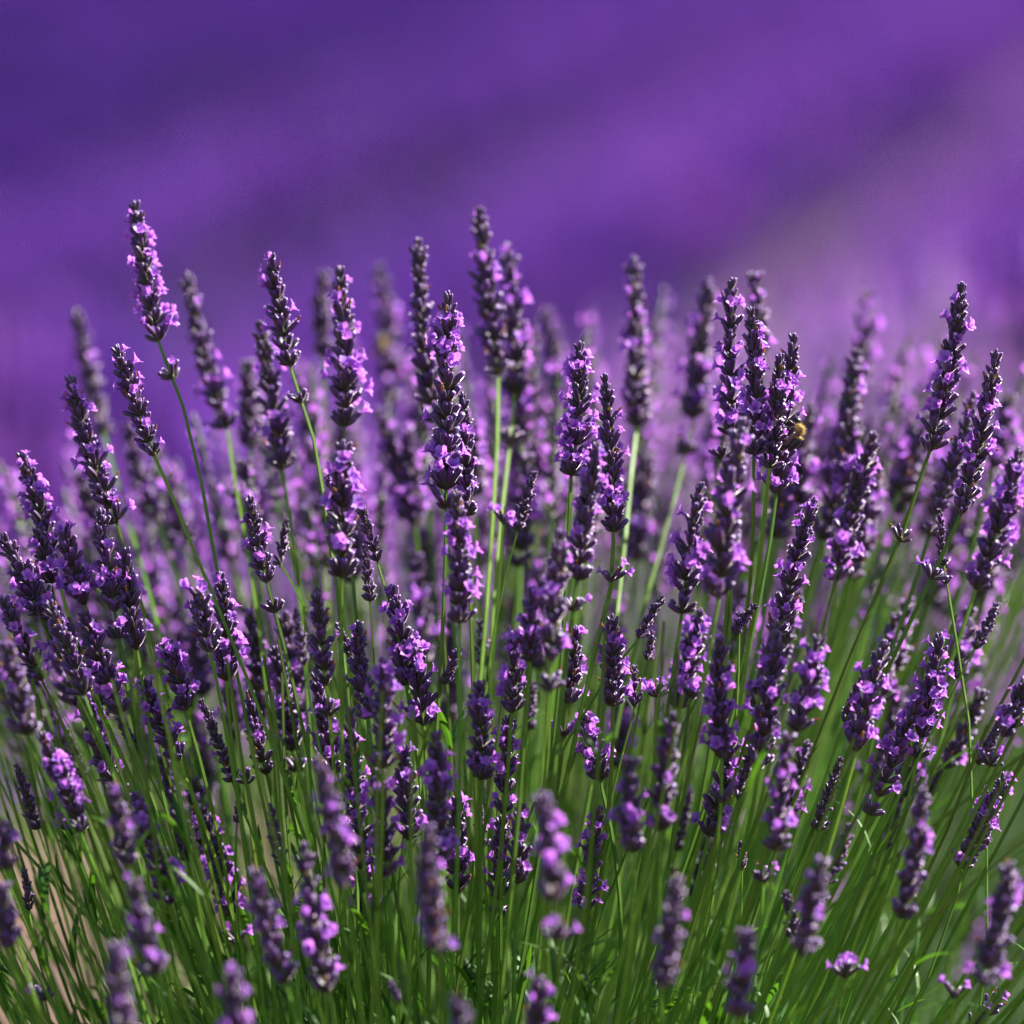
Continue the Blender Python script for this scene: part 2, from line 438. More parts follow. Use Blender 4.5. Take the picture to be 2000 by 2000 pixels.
# ------------------------------------------------------------------ flowering stalks of the front bush
CROWN = at(838, 2998, 0.0)
CROWN.z = 0.15
STALKS = []
def stalk(tx, ty, bx, by, d, w=1.0, bloom=.25, extra=(), thin=False, path=None, slope=None, seed=None, label=None, lone=False, foot=None, group=True):
    i = len(STALKS)
    rng = random.Random(1000 + i if seed is None else seed)
    if d < -.07: d = -.07 + (d + .07) * 1.2
    if slope is None: slope = rng.uniform(-.12, .12) + d * .6
    lpx = math.hypot(tx - bx, ty - by)
    metres = lpx / 966 * HALF * (FOCUS + d)
    T, B = at(tx, ty, d + slope * metres), at(bx, by, d)
    axis = (T - B).normalized()
    if foot is None:
        foot = CROWN + Vector((rng.uniform(-.06, .06) + (B.x - CROWN.x) * .16, rng.uniform(-.05, .05) + d * .42, rng.uniform(-.03, .03)))
    D = (B - foot).length
    if path:
        # the stem is seen to pass through these places before it runs to the crown
        P = [at(x, y, d * (1 - .15 * (k + 1))) for k, (x, y) in enumerate(path)]
        last = P[-1]; prev = P[-2] if len(P) > 1 else B
        tail = bez(last, last + (last - prev).normalized() * (last - foot).length * .35, foot + (last - foot) * .25, foot, 12)
        body = [B]; 
        for p in P: body += [body[-1].lerp(p, .5), p]
        low = body[1:] + tail[1:]
    else:
        h1 = D * rng.uniform(.28, .4)
        up = ((B - foot).normalized() * .75 + axis * .25).normalized()
        low = bez(B, B - axis * h1, foot + up * D * .35, foot, 22)[1:]
    bow = Vector((axis.y, -axis.x, 0)) if abs(axis.z) < .99 else Vector((1, 0, 0))
    bow = RIGHT * rng.uniform(-.03, .03)
    n_up = 9
    up_pts = [T.lerp(B, k / n_up) + bow * (T - B).length * math.sin(math.pi * k / n_up) for k in range(n_up + 1)]
    pts = up_pts + low
    rad = (.7 if thin else 1.15) * MM * lerp(.9, 1.1, rng.random())
    radii = [rad * (lerp(.5, .85, min(1, k / n_up))) if k <= n_up else rad * lerp(.95, 1.25, (k - n_up) / len(low)) for k in range(len(pts))]
    root = bpy.data.objects.new('lavender_stalk', None)
    root.empty_display_size = .01
    root.location = foot
    C.objects.link(root)
    sharp = -.085 < d < .062
    b = Buf()
    v, f, t = sweep([p - foot for p in pts], radii, twist=rng.uniform(-.6, .6))
    b.add(v, f, 4, t, rng.random())
    link('stem', b.mesh('stem', SPIKE_MATS, smooth=False), root)
    # arc length
    cum = [0.0]
    for k in range(1, len(pts)): cum.append(cum[-1] + (pts[k] - pts[k - 1]).length)
    def along(a):
        a = min(max(a, 0), cum[-1] - 1e-5)
        for k in range(1, len(cum)):
            if cum[k] >= a: break
        q = (a - cum[k - 1]) / max(1e-9, cum[k] - cum[k - 1])
        return pts[k - 1].lerp(pts[k], q), (pts[k - 1] - pts[k]).normalized()
    if d < -.1: w *= .9; bloom *= .75
    scale = (.66 if thin else 1.1) * w
    sp_len = cum[n_up]
    marks = []
    if not lone:
        a = 5.6 * MM * scale
        step = 5.5 * MM * scale
        while a < sp_len + 1 * MM:
            marks.append((a, False)); 
            s_ = a / sp_len
            a += step * lerp(.66, 1.34, min(1, s_ * 1.15)) * rng.uniform(.92, 1.1)
    else:
        marks.append((sp_len, True))
    for e in extra:
        marks.append((sp_len + e / 966 * HALF * (FOCUS + d), True))
    turn = rng.uniform(0, 180)
    for k, (a, is_lone) in enumerate(marks):
        p, ax = along(a)
        s_ = min(1.0, a / max(sp_len, .04)) if not is_lone else 1.0
        if not is_lone and k < len(marks) - 1 and s_ > .93: s_ = .92
        turn += 90 + rng.uniform(-14, 14)
        q = ax.to_track_quat('Z', 'Y') @ Quaternion((0, 0, 1), R(turn))
        sz = scale * (.92 if is_lone else lerp(.88, 1.04, min(1, s_ * 1.6)))
        bl = bloom * (1.3 if .35 < s_ else .5 if s_ < .2 else 1.0)
        if sharp:
            wo_ = link('whorl', PIECE_MESH['whorl', 1 if s_ < .15 else 0], root)
            plan = whorl_plan(rng, s_, bl, is_lone)
            for kind, vi, M in plan:
                o = link(kind, PIECE_MESH[kind, vi], wo_)
                o.matrix_basis = M
        else:
            si = 0 if s_ < .1 else 1 if s_ < .35 else 2 if s_ < .65 else 3 if s_ < .93 else 4
            bl2 = bl * rng.choice((.15, .6, 1, 1.6)); bi = 0 if bl2 < .1 or s_ < .12 else 1 if bl2 < .36 else 2
            wo_ = link('whorl', rng.choice(RINGS[si, bi]), root)
        wo_.location = p - foot
        wo_.rotation_mode = 'QUATERNION'; wo_.rotation_quaternion = q
        wo_.scale = (sz, sz, sz)
    # leaf pairs low on the stem
    for _ in range(rng.choice((0, 1, 1, 2)) if not thin else rng.choice((0, 1))):
        a = sp_len + rng.uniform(.35, .8) * (cum[-1] - sp_len)
        p, ax = along(a); tw = rng.uniform(0, 360)
        for side in (0, 180):
            if rng.random() < .15: continue
            lf = link('leaf', rng.choice(LEAF_MESH), root)
            lf.location = p - foot
            lf.rotation_mode = 'QUATERNION'
            lf.rotation_quaternion = ax.to_track_quat('Z', 'Y') @ Quaternion((0, 0, 1), R(tw + side)) @ Quaternion((0, 1, 0), R(rng.uniform(10, 28)))
            k_ = rng.uniform(.7, 1.25); lf.scale = (k_, k_, k_)
    STALKS.append(dict(o=root, x=tx, y=ty, bx=bx, d=d, bloom=bloom, extra=bool(extra), thin=thin, lone=lone, label=label, group=group,
                       lean=(tx - bx) / max(30, by - ty), long=lpx / w))
    return root

# the survey: tip x,y ; foot of the spike x,y ; metres behind (+) or before (-) the plane of sharpness
S = stalk
S(253,380, 300,648, .045, 1.05, .40, (70,), path=[(345,765),(378,900),(408,1065)], label='tallest sharp spike at upper left, a flowering ring below a bare gap')
S(352,514, 428,806, .15, 1.05, .35, path=[(443,905),(462,1010)])
S(142,583, 188,790, .26, 1.0, .35, (38,), path=[(228,935),(262,1050)])
S(132,708, 220,985, .03, 1.05, .40)
S(218,652, 279,832, .0, .95, .22, (27,), path=[(318,920),(362,1030),(405,1130)], label='sharp spike of dark buds below the tallest left spike, small ring underneath')
S(38,855, 98,1060, .03, 1.0, .40)
S(510,478, 550,700, .035, 1.0, .22, (60,), path=[(592,830),(610,935)], label='sharp dark-tipped spike with a lilac ring hanging below it, upper left of centre')
S(640,503, 650,828, .055, 1.2, .34)
S(610,515, 612,668, .25, 1.0, .05)
S(715,500, 738,760, .36, 1.15, .5)
S(788,450, 822,800, .09, 1.1, .42)
S(846,550, 842,955, .0, 1.25, .36, label='long sharp thick spike left of centre with green bract beside it')
S(905,392, 940,702, .13, 1.15, .36, path=[(938,830),(930,970)], label='tallest spike at centre, slightly soft, its green stem showing below')
S(955,460, 970,760, .15, 1.2, .38, (95,), path=[(958,870),(945,980)])
S(1093,645, 1077,902, .015, 1.05, .42, path=[(1075,960),(1070,1080)])
S(1140,705, 1157,1022, .0, 1.0, .36, (72,), path=[(1152,1110),(1130,1200)], label='sharp spike right of centre with a round dark bud ring below')
S(1195,485, 1200,818, .17, 1.12, .38, path=[(1190,900),(1180,1010)])
S(1340,527, 1306,808, .2, 1.2, .36, (58,), path=[(1270,950),(1225,1110)])
S(1380,525, 1384,835, .03, 1.05, .33)
S(1415,580, 1422,872, .0, 1.0, .34)
S(1422,515, 1436,690, .15, 1.0, .35)
S(1500,630, 1466,925, .015, 1.0, .4, label='sharp right-leaning spike with a bee clinging to its right side')
S(1472,668, 1452,880, .0, .9, .3)
S(1637,552, 1616,735, .3, 1.05, .33)
S(1616,660, 1596,940, .13, 1.15, .4)
S(1650,815, 1572,1112, -.055, 1.05, .4)
S(1537,938, 1466,1200, .0, .95, .36)
S(1815,533, 1755,848, .0, 1.05, .30, (178,), path=[(1705,1000),(1600,1250),(1510,1480)], label='tallest sharp spike at right, long bare stem with a ring half way')
S(1880,660, 1808,982, .0, 1.05, .38, (118,), path=[(1755,1095),(1690,1230)], label='sharp right-leaning spike near the right edge, bud ring below it')
S(1838,740, 1768,965, .075, 1.0, .4, (45,))
S(1922,845, 1842,1108, .05, 1.1, .34)
S(1705,670, 1690,795, .36, 1.0, .35)
S(1772,960, 1780,1062, .015, .9, .0, (38,), thin=True, path=[(1803,1200),(1828,1362)])
S(1405,790, 1355,1138, -.085, 1.4, .45)
S(1128,835, 1090,1088, -.06, 1.0, .32, (62,))
S(1058,1000, 1040,1250, -.095, 1.1, .36, (50,))
S(1322,912, 1285,1168, -.03, 1.1, .36)
S(1010,890, 976,1004, .035, 1.0, .0, thin=True)
S(648,832, 645,1112, -.045, 1.3, .36)
S(672,935, 712,1060, .0, 1.0, .03, thin=True)
S(620,890, 632,1010, .02, .9, .2, thin=True)
S(470,935, 508,1115, .0, .95, .28, (38,), path=[(535,1215),(555,1300)])
S(540,978, 528,1062, .03, .95, .0, thin=True, path=[(540,1080)])
S(690,1025, 698,1135, .02, .95, .0, thin=True)
S(860,925, 866,1190, -.06, 1.05, .42)
S(872,740, 882,985, .01, .9, .18)
S(738,1105, 768,1300, .0, 1.1, .28)
S(790,1225, 800,1372, .0, 1.1, .33)
S(598,1118, 618,1310, -.03, 1.0, .18, (36,))
S(635,1175, 678,1262, .0, 1.0, .0, thin=True, path=[(720,1300)])
S(413,1080, 428,1300, .01, 1.05, .24)
S(370,1108, 396,1225, -.02, 1.1, .25)
S(235,1035, 262,1245, .0, 1.1, .3)
S(188,960, 216,1150, .0, 1.0, .3, (52,))
S(118,985, 165,1155, .0, 1.05, .3)
S(70,995, 100,1120, .02, 1.0, .3)
S(3,1010, 72,1155, .0, 1.05, .34)
S(45,1062, 145,1250, .0, 1.05, .3)
S(3,1125, 80,1285, -.02, 1.0, .3)
S(10,1212, 52,1392, -.1, 1.25, .5)
S(312,1212, 352,1345, .0, 1.0, .42)
S(268,1280, 338,1438, .0, .95, .38)
S(222,1352, 262,1425, .0, 1.0, .0, thin=True)
S(378,1320, 436,1470, .015, .95, .1, thin=True)
S(462,1455, 466,1476, -.01, .9, .0, lone=True)
S(338,1535, 340,1618, .0, 1.0, .0, thin=True, path=[(322,1712)])
S(450,1512, 447,1552, .0, 1.0, .0, thin=True)
S(212,1480, 245,1645, -.12, 1.1, .15)
S(125,1530, 135,1572, -.02, .95, 1.0, lone=True, label='lone ring of bright flowers on a bare stem at lower left')
S(252,1658, 298,1850, -.16, 1.15, .35)
S(218,1782, 242,1985, -.21, 1.15, .35)
S(436,1828, 462,1990, -.2, 1.15, .35)
S(480,1640, 542,1862, -.13, 1.2, .38)
S(598,1428, 652,1690, -.16, 1.15, .36)
S(572,1590, 625,1895, -.12, 1.25, .42)
S(658,1335, 680,1640, -.03, 1.0, .22)
S(722,1240, 722,1462, -.075, 1.05, .3)
S(822,1380, 832,1640, -.08, 1.1, .36)
S(806,1560, 826,1790, -.17, 1.15, .34)
S(903,1285, 906,1490, -.04, 1.05, .3)
S(962,1350, 952,1500, .0, .95, .25, (32,))
S(905,1170, 910,1262, .07, 1.1, .0, thin=True)
S(870,1220, 838,1290, .0, 1.0, .0, thin=True, path=[(800,1400)])
S(1155,1160, 1156,1345, -.01, 1.0, .35)
S(1195,1255, 1196,1345, .0, 1.0, .0, thin=True, path=[(1175,1420)])
S(1098,1345, 1136,1490, .01, 1.05, .5)
S(1022,1500, 1046,1710, -.18, 1.2, .42, (62,))
S(1012,1842, 1022,1995, -.15, 1.15, .4)
S(1188,1430, 1196,1625, -.11, 1.15, .36)
S(1272,1345, 1246,1580, -.1, 1.15, .36)
S(1360,1200, 1362,1440, -.05, 1.05, .26, (70,))
S(1305,1285, 1302,1312, -.03, 1.05, 1.0, lone=True, label='lone ring of bright lilac flowers low at right of centre')
S(1238,1285, 1238,1312, .0, .95, .6, lone=True)
S(1276,1655, 1246,1882, -.17, 1.15, .36)
S(1412,1755, 1392,1930, -.16, 1.15, .34)
S(1425,1140, 1388,1192, .0, 1.0, .0, thin=True, path=[(1362,1235)])
S(1395,1155, 1395,1192, .0, 1.0, .0, thin=True)
S(1466,1190, 1432,1450, -.045, 1.1, .38)
S(1546,1200, 1500,1392, -.065, 1.05, .36)
S(1490,1385, 1464,1602, -.1, 1.1, .3)
S(1672,1210, 1610,1440, -.045, 1.1, .38)
S(1775,1195, 1738,1390, .0, 1.0, .3, (38,))
S(1545,1540, 1545,1565, .0, .85, .12, lone=True)
S(1552,1620, 1510,1825, -.15, 1.15, .3)
S(1742,1488, 1698,1732, -.11, 1.15, .42)
S(1600,1800, 1595,1840, -.08, 1.05, 1.0, lone=True, label='lone ring of very bright flowers near the bottom right')
S(1860,1482, 1862,1602, .0, .95, .0, thin=True, path=[(1862,1800)], label='thin sharp spike of closed buds on a straight hair-thin stem, lower right')
S(1905,1630, 1852,1855, -.14, 1.25, .34)
S(1802,1850, 1800,1880, -.08, 1.0, .4, lone=True)
S(1890,1868, 1838,1935, .0, .95, .35)
S(1938,1280, 1884,1405, -.03, 1.05, .34, (40,))
S(1252,1125, 1200,1212, .0, 1.0, .0, thin=True, path=[(1150,1270),(1075,1390)])
S(1700,1490, 1668,1600, .07, 1.1, .05, thin=True)
S(1482,1680, 1494,1765, -.05, 1.1, .0, thin=True)
S(1398,1588, 1400,1652, .0, 1.0, .0, thin=True)
S(1440,1630, 1440,1660, -.06, 1.0, .1, lone=True)
S(5,1548, 14,1650, -.12, 1.1, .5)
S(2,1668, 18,1790, -.14, 1.15, .4)
S(78,1850, 84,1885, -.07, .95, .2, lone=True)
S(466,680, 472,862, .2, 1.0, .12)
S(489,606, 536,908, .09, 1.12, .42)
S(762,660, 790,860, .38, 1.05, .4)
S(712,770, 776,1000, .2, 1.0, .2)
S(1030,585, 1062,760, .36, 1.1, .42)
S(1112,640, 1130,820, .42, 1.1, .55)
S(560,700, 600,880, .3, 1.1, .4)
S(240,800, 300,990, .22, 1.05, .42)
S(300,850, 352,1040, .26, 1.05, .35)
S(150,890, 205,1050, .2, 1.0, .3)
S(985,640, 985,830, .2, 1.05, .36)
S(1225,860, 1200,1060, .24, 1.1, .35)
S(1530,760, 1510,990, .16, 1.1, .42)
S(1725,800, 1690,980, .22, 1.1, .42)
S(1905,740, 1870,900, .2, 1.05, .38)
S(1795,640, 1770,760, .24, 1.0, .34)
S(1480,860, 1462,1020, .12, 1.05, .4)
S(440,905, 452,935, .14, 1.0, 1.0, lone=True)
S(952,955, 950,985, .05, 1.0, .8, lone=True)
S(1360,835, 1364,865, .03, .95, 1.0, lone=True)
S(30,1440, 70,1560, .02, 1.0, .05, thin=True)
S(45,1640, 55,1720, .0, 1.0, .0, thin=True)
S(1230,1190, 1222,1240, .02, 1.0, .0, thin=True)
S(905,1520, 912,1600, .03, 1.0, .0, thin=True)
S(860,1880, 880,1990, -.2, 1.1, .0)
S(735,1850, 760,1900, -.1, 1.0, .0, thin=True)
S(1715,1130, 1690,1260, .12, 1.05, .2)
S(1690,1160, 1660,1330, .09, 1.0, .1)
S(1830,1150, 1800,1290, .1, 1.05, .3)
S(1900,950, 1850,1120, .16, 1.1, .4)
# more of the same between them, where the photograph shows the lower half filled with heads
rl = random.Random(31)
tries = 0
while tries < 4000 and len(STALKS) < 192:
    tries += 1
    x, y = rl.uniform(15, 1915), rl.uniform(1080, 1560)
    if any(abs(s['x'] - x) < 34 and abs(s['y'] - y) < 120 for s in STALKS): continue
    d = rl.choice((-.06, -.03, -.01, .02, .05, .08, .11))
    lean = (x - 880) / 950 * .48
    th = rl.random() < .35
    ln = rl.uniform(85, 130) if th else rl.uniform(140, 220)
    S(x, y, x - lean * ln, y + ln, d, rl.uniform(.9, 1.05), 0.0 if th else rl.choice((.12, .25, .36, .45)), () if rl.random() < .75 else (40,), thin=th)
N_NAMED = len(STALKS)

# the soft mass behind: same bush, farther back, places drawn at random
rb = random.Random(77)
SOFT = 'soft purple lavender spike in the hazy mass behind the sharp stalks'
cnt = 0
while cnt < 106:
    x = rb.uniform(20, 1925)
    top = 700 + 140 * abs((x - 1150) / 900) ** 1.5 + (120 if x < 420 else 0) - (70 if x > 1400 else 0)
    y = top + abs(rb.gauss(0, 1)) * 270
    if y > 1480: continue
    d = rb.uniform(.13, .6) if y < 1150 else rb.uniform(.07, .3)
    lean = (x - 900) / 900 * -.42 * -1
    ln = rb.uniform(170, 270) / (1 + d * .3)
    bx = x - lean * ln * .75 + rb.uniform(-15, 15)
    S(x, y, bx, y + ln * .9, d, rb.uniform(.98, 1.2), rb.choice((.35, .55, .8, 1.0)), label=SOFT, group='soft')
    cnt += 1
FRONT = 'soft dark lavender spike crossing the green stems in the lower half'

# ------------------------------------------------------------------ labels that single stalks out
ORD = ['', 'first', 'second', 'third', 'fourth', 'fifth', 'sixth', 'seventh', 'eighth', 'ninth', 'tenth', 'eleventh', 'twelfth', 'thirteenth',
       'fourteenth', 'fifteenth', 'sixteenth', 'seventeenth', 'eighteenth', 'nineteenth', 'twentieth']
bands = [(0, 700, 'among the highest tips'), (700, 960, 'just below the highest tips'), (960, 1180, 'in the middle band of tips'),
         (1180, 1400, 'in the band below the middle'), (1400, 1640, 'in the lower band'), (1640, 2100, 'in the bottom band')]
for lo, hi, where in bands:
    row = sorted([s for s in STALKS[:N_NAMED] if lo <= s['y'] < hi], key=lambda s: s['x'])
    kinds = {}
    for s in row:
        foc = 'sharp' if -.05 < s['d'] < .05 else 'blurred foreground' if s['d'] < 0 else 'blurred background'
        if s['lone']: what = 'lone lavender flower ring'
        elif s['thin']: what = 'thin lavender bud spike'
        else: what = ('flower-rich' if s['bloom'] >= .36 else 'dark-budded') + ' lavender spike'
        kinds.setdefault((foc, what), []).append(s)
    for (foc, what), ss in kinds.items():
        free = [s for s in ss if not s['label']]
        for k, s in enumerate(free):
            n = len(free)
            if n == 1: pos = 'the only one'
            elif k == 0: pos = 'leftmost'
            elif k == n - 1: pos = 'rightmost'
            else: pos = ORD[k + 1] + ' from left'
            s['label'] = f'{foc} {what}, {pos} {where}'
for s in STALKS:
    tag(s['o'], s['label'], 'lavender', 'soft lavender stalks at the back of the bush' if s['group'] == 'soft' else 'flowering stalks of the front lavender bush')

# ------------------------------------------------------------------ leafy growth inside the front bush (nobody could count it)
def foliage(name, label, centre, rad, n_shoots, seed, zmax=.46, leaves=13, lean=.9):
    rng = random.Random(seed); b = Buf()
    for _ in range(n_shoots):
        a = rng.uniform(0, 6.283); q = math.sqrt(rng.random()) * rad
        top = Vector((centre.x + math.cos(a) * q, centre.y + math.sin(a) * q * .9, rng.uniform(.5, 1.0) * zmax * (1 - .35 * (q / rad) ** 2) + centre.z))
        ft = Vector((centre.x + (top.x - centre.x) * .3, centre.y + (top.y - centre.y) * .3, centre.z))
        pts = bez(ft, ft.lerp(top, .4) + Vector((0, 0, .03)), ft.lerp(top, .75) + Vector((0, 0, .02)), top, 7)
        v, f, t = sweep(pts, [1.1 * MM * (1 - .5 * k / 6) for k in range(7)], sides=4, square=False)
        b.add(v, tri(f), 4, .9, rng.random())
        for k in range(leaves):
            u = rng.uniform(.3, 1.0)
            i0 = min(5, int(u * 6)); p = pts[i0].lerp(pts[i0 + 1], u * 6 - i0)
            ax = (pts[i0 + 1] - pts[i0]).normalized()
            v, f, m, t, r = rng.choice(LEAVES).arrays()
            M = Matrix.Translation(p) @ ax.to_track_quat('Z', 'Y').to_matrix().to_4x4() @ Matrix.Rotation(rng.uniform(0, 6.283), 4, 'Z') @ Matrix.Rotation(R(rng.uniform(10, 42)), 4, 'Y') @ Matrix.Scale(rng.uniform(.7, 1.35), 4)
            b.add(xf(v, M), tri(f[0]), 5, t, rng.random())
    for _ in range(46):                                    # woody branches from the soil up to the crown
        a = rng.uniform(0, 6.283); q = rng.uniform(0, .05); e = rng.uniform(.02, .16)
        p0 = Vector((centre.x + math.cos(a) * q, centre.y + math.sin(a) * q, -.02))
        p3 = Vector((centre.x + math.cos(a) * e, centre.y + math.sin(a) * e, rng.uniform(.12, .19)))
        v, f, t = sweep(bez(p0, p0 + Vector((0, 0, .07)), p3 - Vector((0, 0, .04)), p3, 6), [lerp(.0055, .002, k / 5) for k in range(6)], sides=6, square=False)
        b.add(v, tri(f), 3, .5, rng.random())
    return tag(link(name, b.mesh(name, SPIKE_MATS)), label, 'foliage', kind='stuff')
foliage('lavender_foliage', 'narrow green leaves and shoots filling the base of the front bush', Vector((CROWN.x, CROWN.y + .02, .02)), .50, 480, 5, zmax=.47)

def bare_stems():
    rng = random.Random(21); b = Buf()
    for i in range(245):
        x = rng.uniform(-620, 2560) if i < 190 else rng.uniform(-420, 160); d = rng.uniform(-.14, .3)
        y = rng.uniform(1150, 1500)
        B = at(x, y, d)
        foot = CROWN + Vector(((B.x - CROWN.x) * .2 + (rng.uniform(-.06, .06) if i % 7 else rng.uniform(-.3, .3)), d * .45 + rng.uniform(-.05, .05), rng.uniform(-.02, .02)))
        Dl = (B - foot).length
        ax = (B - foot).normalized()
        pts = bez(B, B - (ax + Vector((rng.uniform(-.15, .15), 0, .12))).normalized() * Dl * .35, foot + ax * Dl * .35, foot, 9)
        v, f, t = sweep(pts, [lerp(.9, 1.35, k / 8) * MM for k in range(9)])
        b.add(v, f, 4, t, rng.random())
        for q in range(2):
            if rng.random() < .7:
                k = rng.randrange(1, 6); p = pts[k]; a2 = (pts[k - 1] - pts[k]).normalized()
                for side in (0, 180):
                    v, f, m, t, r = rng.choice(LEAVES).arrays()
                    M = Matrix.Translation(p) @ a2.to_track_quat('Z', 'Y').to_matrix().to_4x4() @ Matrix.Rotation(rng.uniform(0, 1) + R(side), 4, 'Z') @ Matrix.Rotation(R(rng.uniform(8, 30)), 4, 'Y') @ Matrix.Scale(rng.uniform(.6, 1.2), 4)
                    b.add(xf(v, M), f[0], 5, t, rng.random())
    return tag(link('lavender_stems', b.mesh('lavender_stems', SPIKE_MATS, smooth=False)), 'dense bare green stems between the flower stalks of the front bush', 'stems', kind='stuff')
bare_stems()

# ------------------------------------------------------------------ the rest of the field, out of focus
def simple_spike(seed, ncal=46, petals=20):
    """a whole flower head with its stem, few triangles; height 1 = 0.33 m"""
    rng = random.Random(seed); b = Buf()
    L = .085
    v, f, t = sweep([Vector((0, 0, -.26)), Vector((.004, 0, -.13)), Vector((0, 0, 0)), Vector((0, 0, L))], [1.3 * MM] * 4, sides=4, square=False)
    b.add(v, tri(f), 4, .7, rng.random())
    for k in range(ncal):
        q = (k + rng.random()) / ncal
        az = rng.uniform(0, 6.283); tl = R(lerp(48, 14, q))
        s = lerp(1.2, .8, q) * MM
        v, f, t = tube([(0, .4 * s), (3.4 * s, 1.3 * s), (6.4 * s, .7 * s)], 4)
        M = Matrix.Translation((0, 0, L * q)) @ Matrix.Rotation(az, 4, 'Z') @ Matrix.Rotation(tl, 4, 'Y')
        b.add(xf(v, M), f, 0, t, rng.random())
    for k in range(petals):
        q = rng.random() ** 1.2
        az = rng.uniform(0, 6.283); r_ = lerp(6.5, 3.5, q) * MM; w = 2.4 * MM
        v = np.array([(r_, -w, -w * .6), (r_, w, -w * .6), (r_ + w * .8, w * .8, w), (r_ + w * .6, -w * .8, w), (r_ + 1.2 * w, 0, .2 * w)])
        f = np.array([(0, 1, 4), (1, 2, 4), (2, 3, 4), (3, 0, 4)])
        M = Matrix.Translation((0, 0, L * q + .003)) @ Matrix.Rotation(az, 4, 'Z') @ Matrix.Rotation(R(rng.uniform(-25, 25)), 4, 'X')
        b.add(xf(v, M), f, 1, .6, rng.random())
    return b
HEADS_NEAR = [simple_spike(200 + i, 46, 27).arrays() for i in range(5)]
HEADS_SOFT = [simple_spike(240 + i, 58, 15).arrays() for i in range(6)]
HEADS_MID = [simple_spike(220 + i, 15, 15).arrays() for i in range(5)]
def clump(seed, n=8):
    """far heads: plain spindles with petals on them, about half a metre of row"""
    rng = random.Random(seed); b = Buf()
    for _ in range(n):
        x, y, z = rng.uniform(-.22, .22), rng.uniform(-.22, .22), rng.gauss(0, .035)
        g = 1.9
        v, f, t = tube([(0, .003 * g), (.02 * g, .011 * g), (.055 * g, .012 * g), (.10 * g, .002 * g)], 4)
        b.add(v + np.array((x, y, z)), f, rng.choice((0, 1, 1, 1, 1)), t, rng.random())
        v, f, t = tube([(-.25, .004), (.0, .003)], 3, cap1=False)
        b.add(v + np.array((x, y, z)), f, 4, .7, rng.random())
        for k in range(5):
            a = rng.uniform(0, 6.28); h = rng.uniform(0, .16); w = .019
            c = np.array((x + math.cos(a) * .022, y + math.sin(a) * .022, z + h))
            b.add(c + np.array([(-w, 0, -w), (w, 0, -w), (0, w, w), (0, -w, w)]), np.array([(0, 1, 2), (1, 0, 3), (2, 3, 0)]), 1, .6, rng.random())
    return b
HEADS_FAR = [clump(300 + i).arrays() for i in range(8)]

ROW_AZ, ROW_GAP, ROW_W = 10.7, 1.72, 1.0
ru = Vector((math.sin(R(ROW_AZ)), math.cos(R(ROW_AZ)), 0)); rn = Vector((ru.y, -ru.x, 0))
def stamp(b, arr, M, dr, petal=1):
    "copies one built head into a buffer"
    v, f, m, t, r = arr
    base = b.n
    b.v.append(xf(v, M)); b.t.append(t); b.r.append(np.mod(r + dr, 1.0))
    for ff, mm in zip(f, m): b.f.append(ff + base); b.m.append(mm if petal == 1 else np.where(mm == 1, petal, mm))
    b.n += len(v)

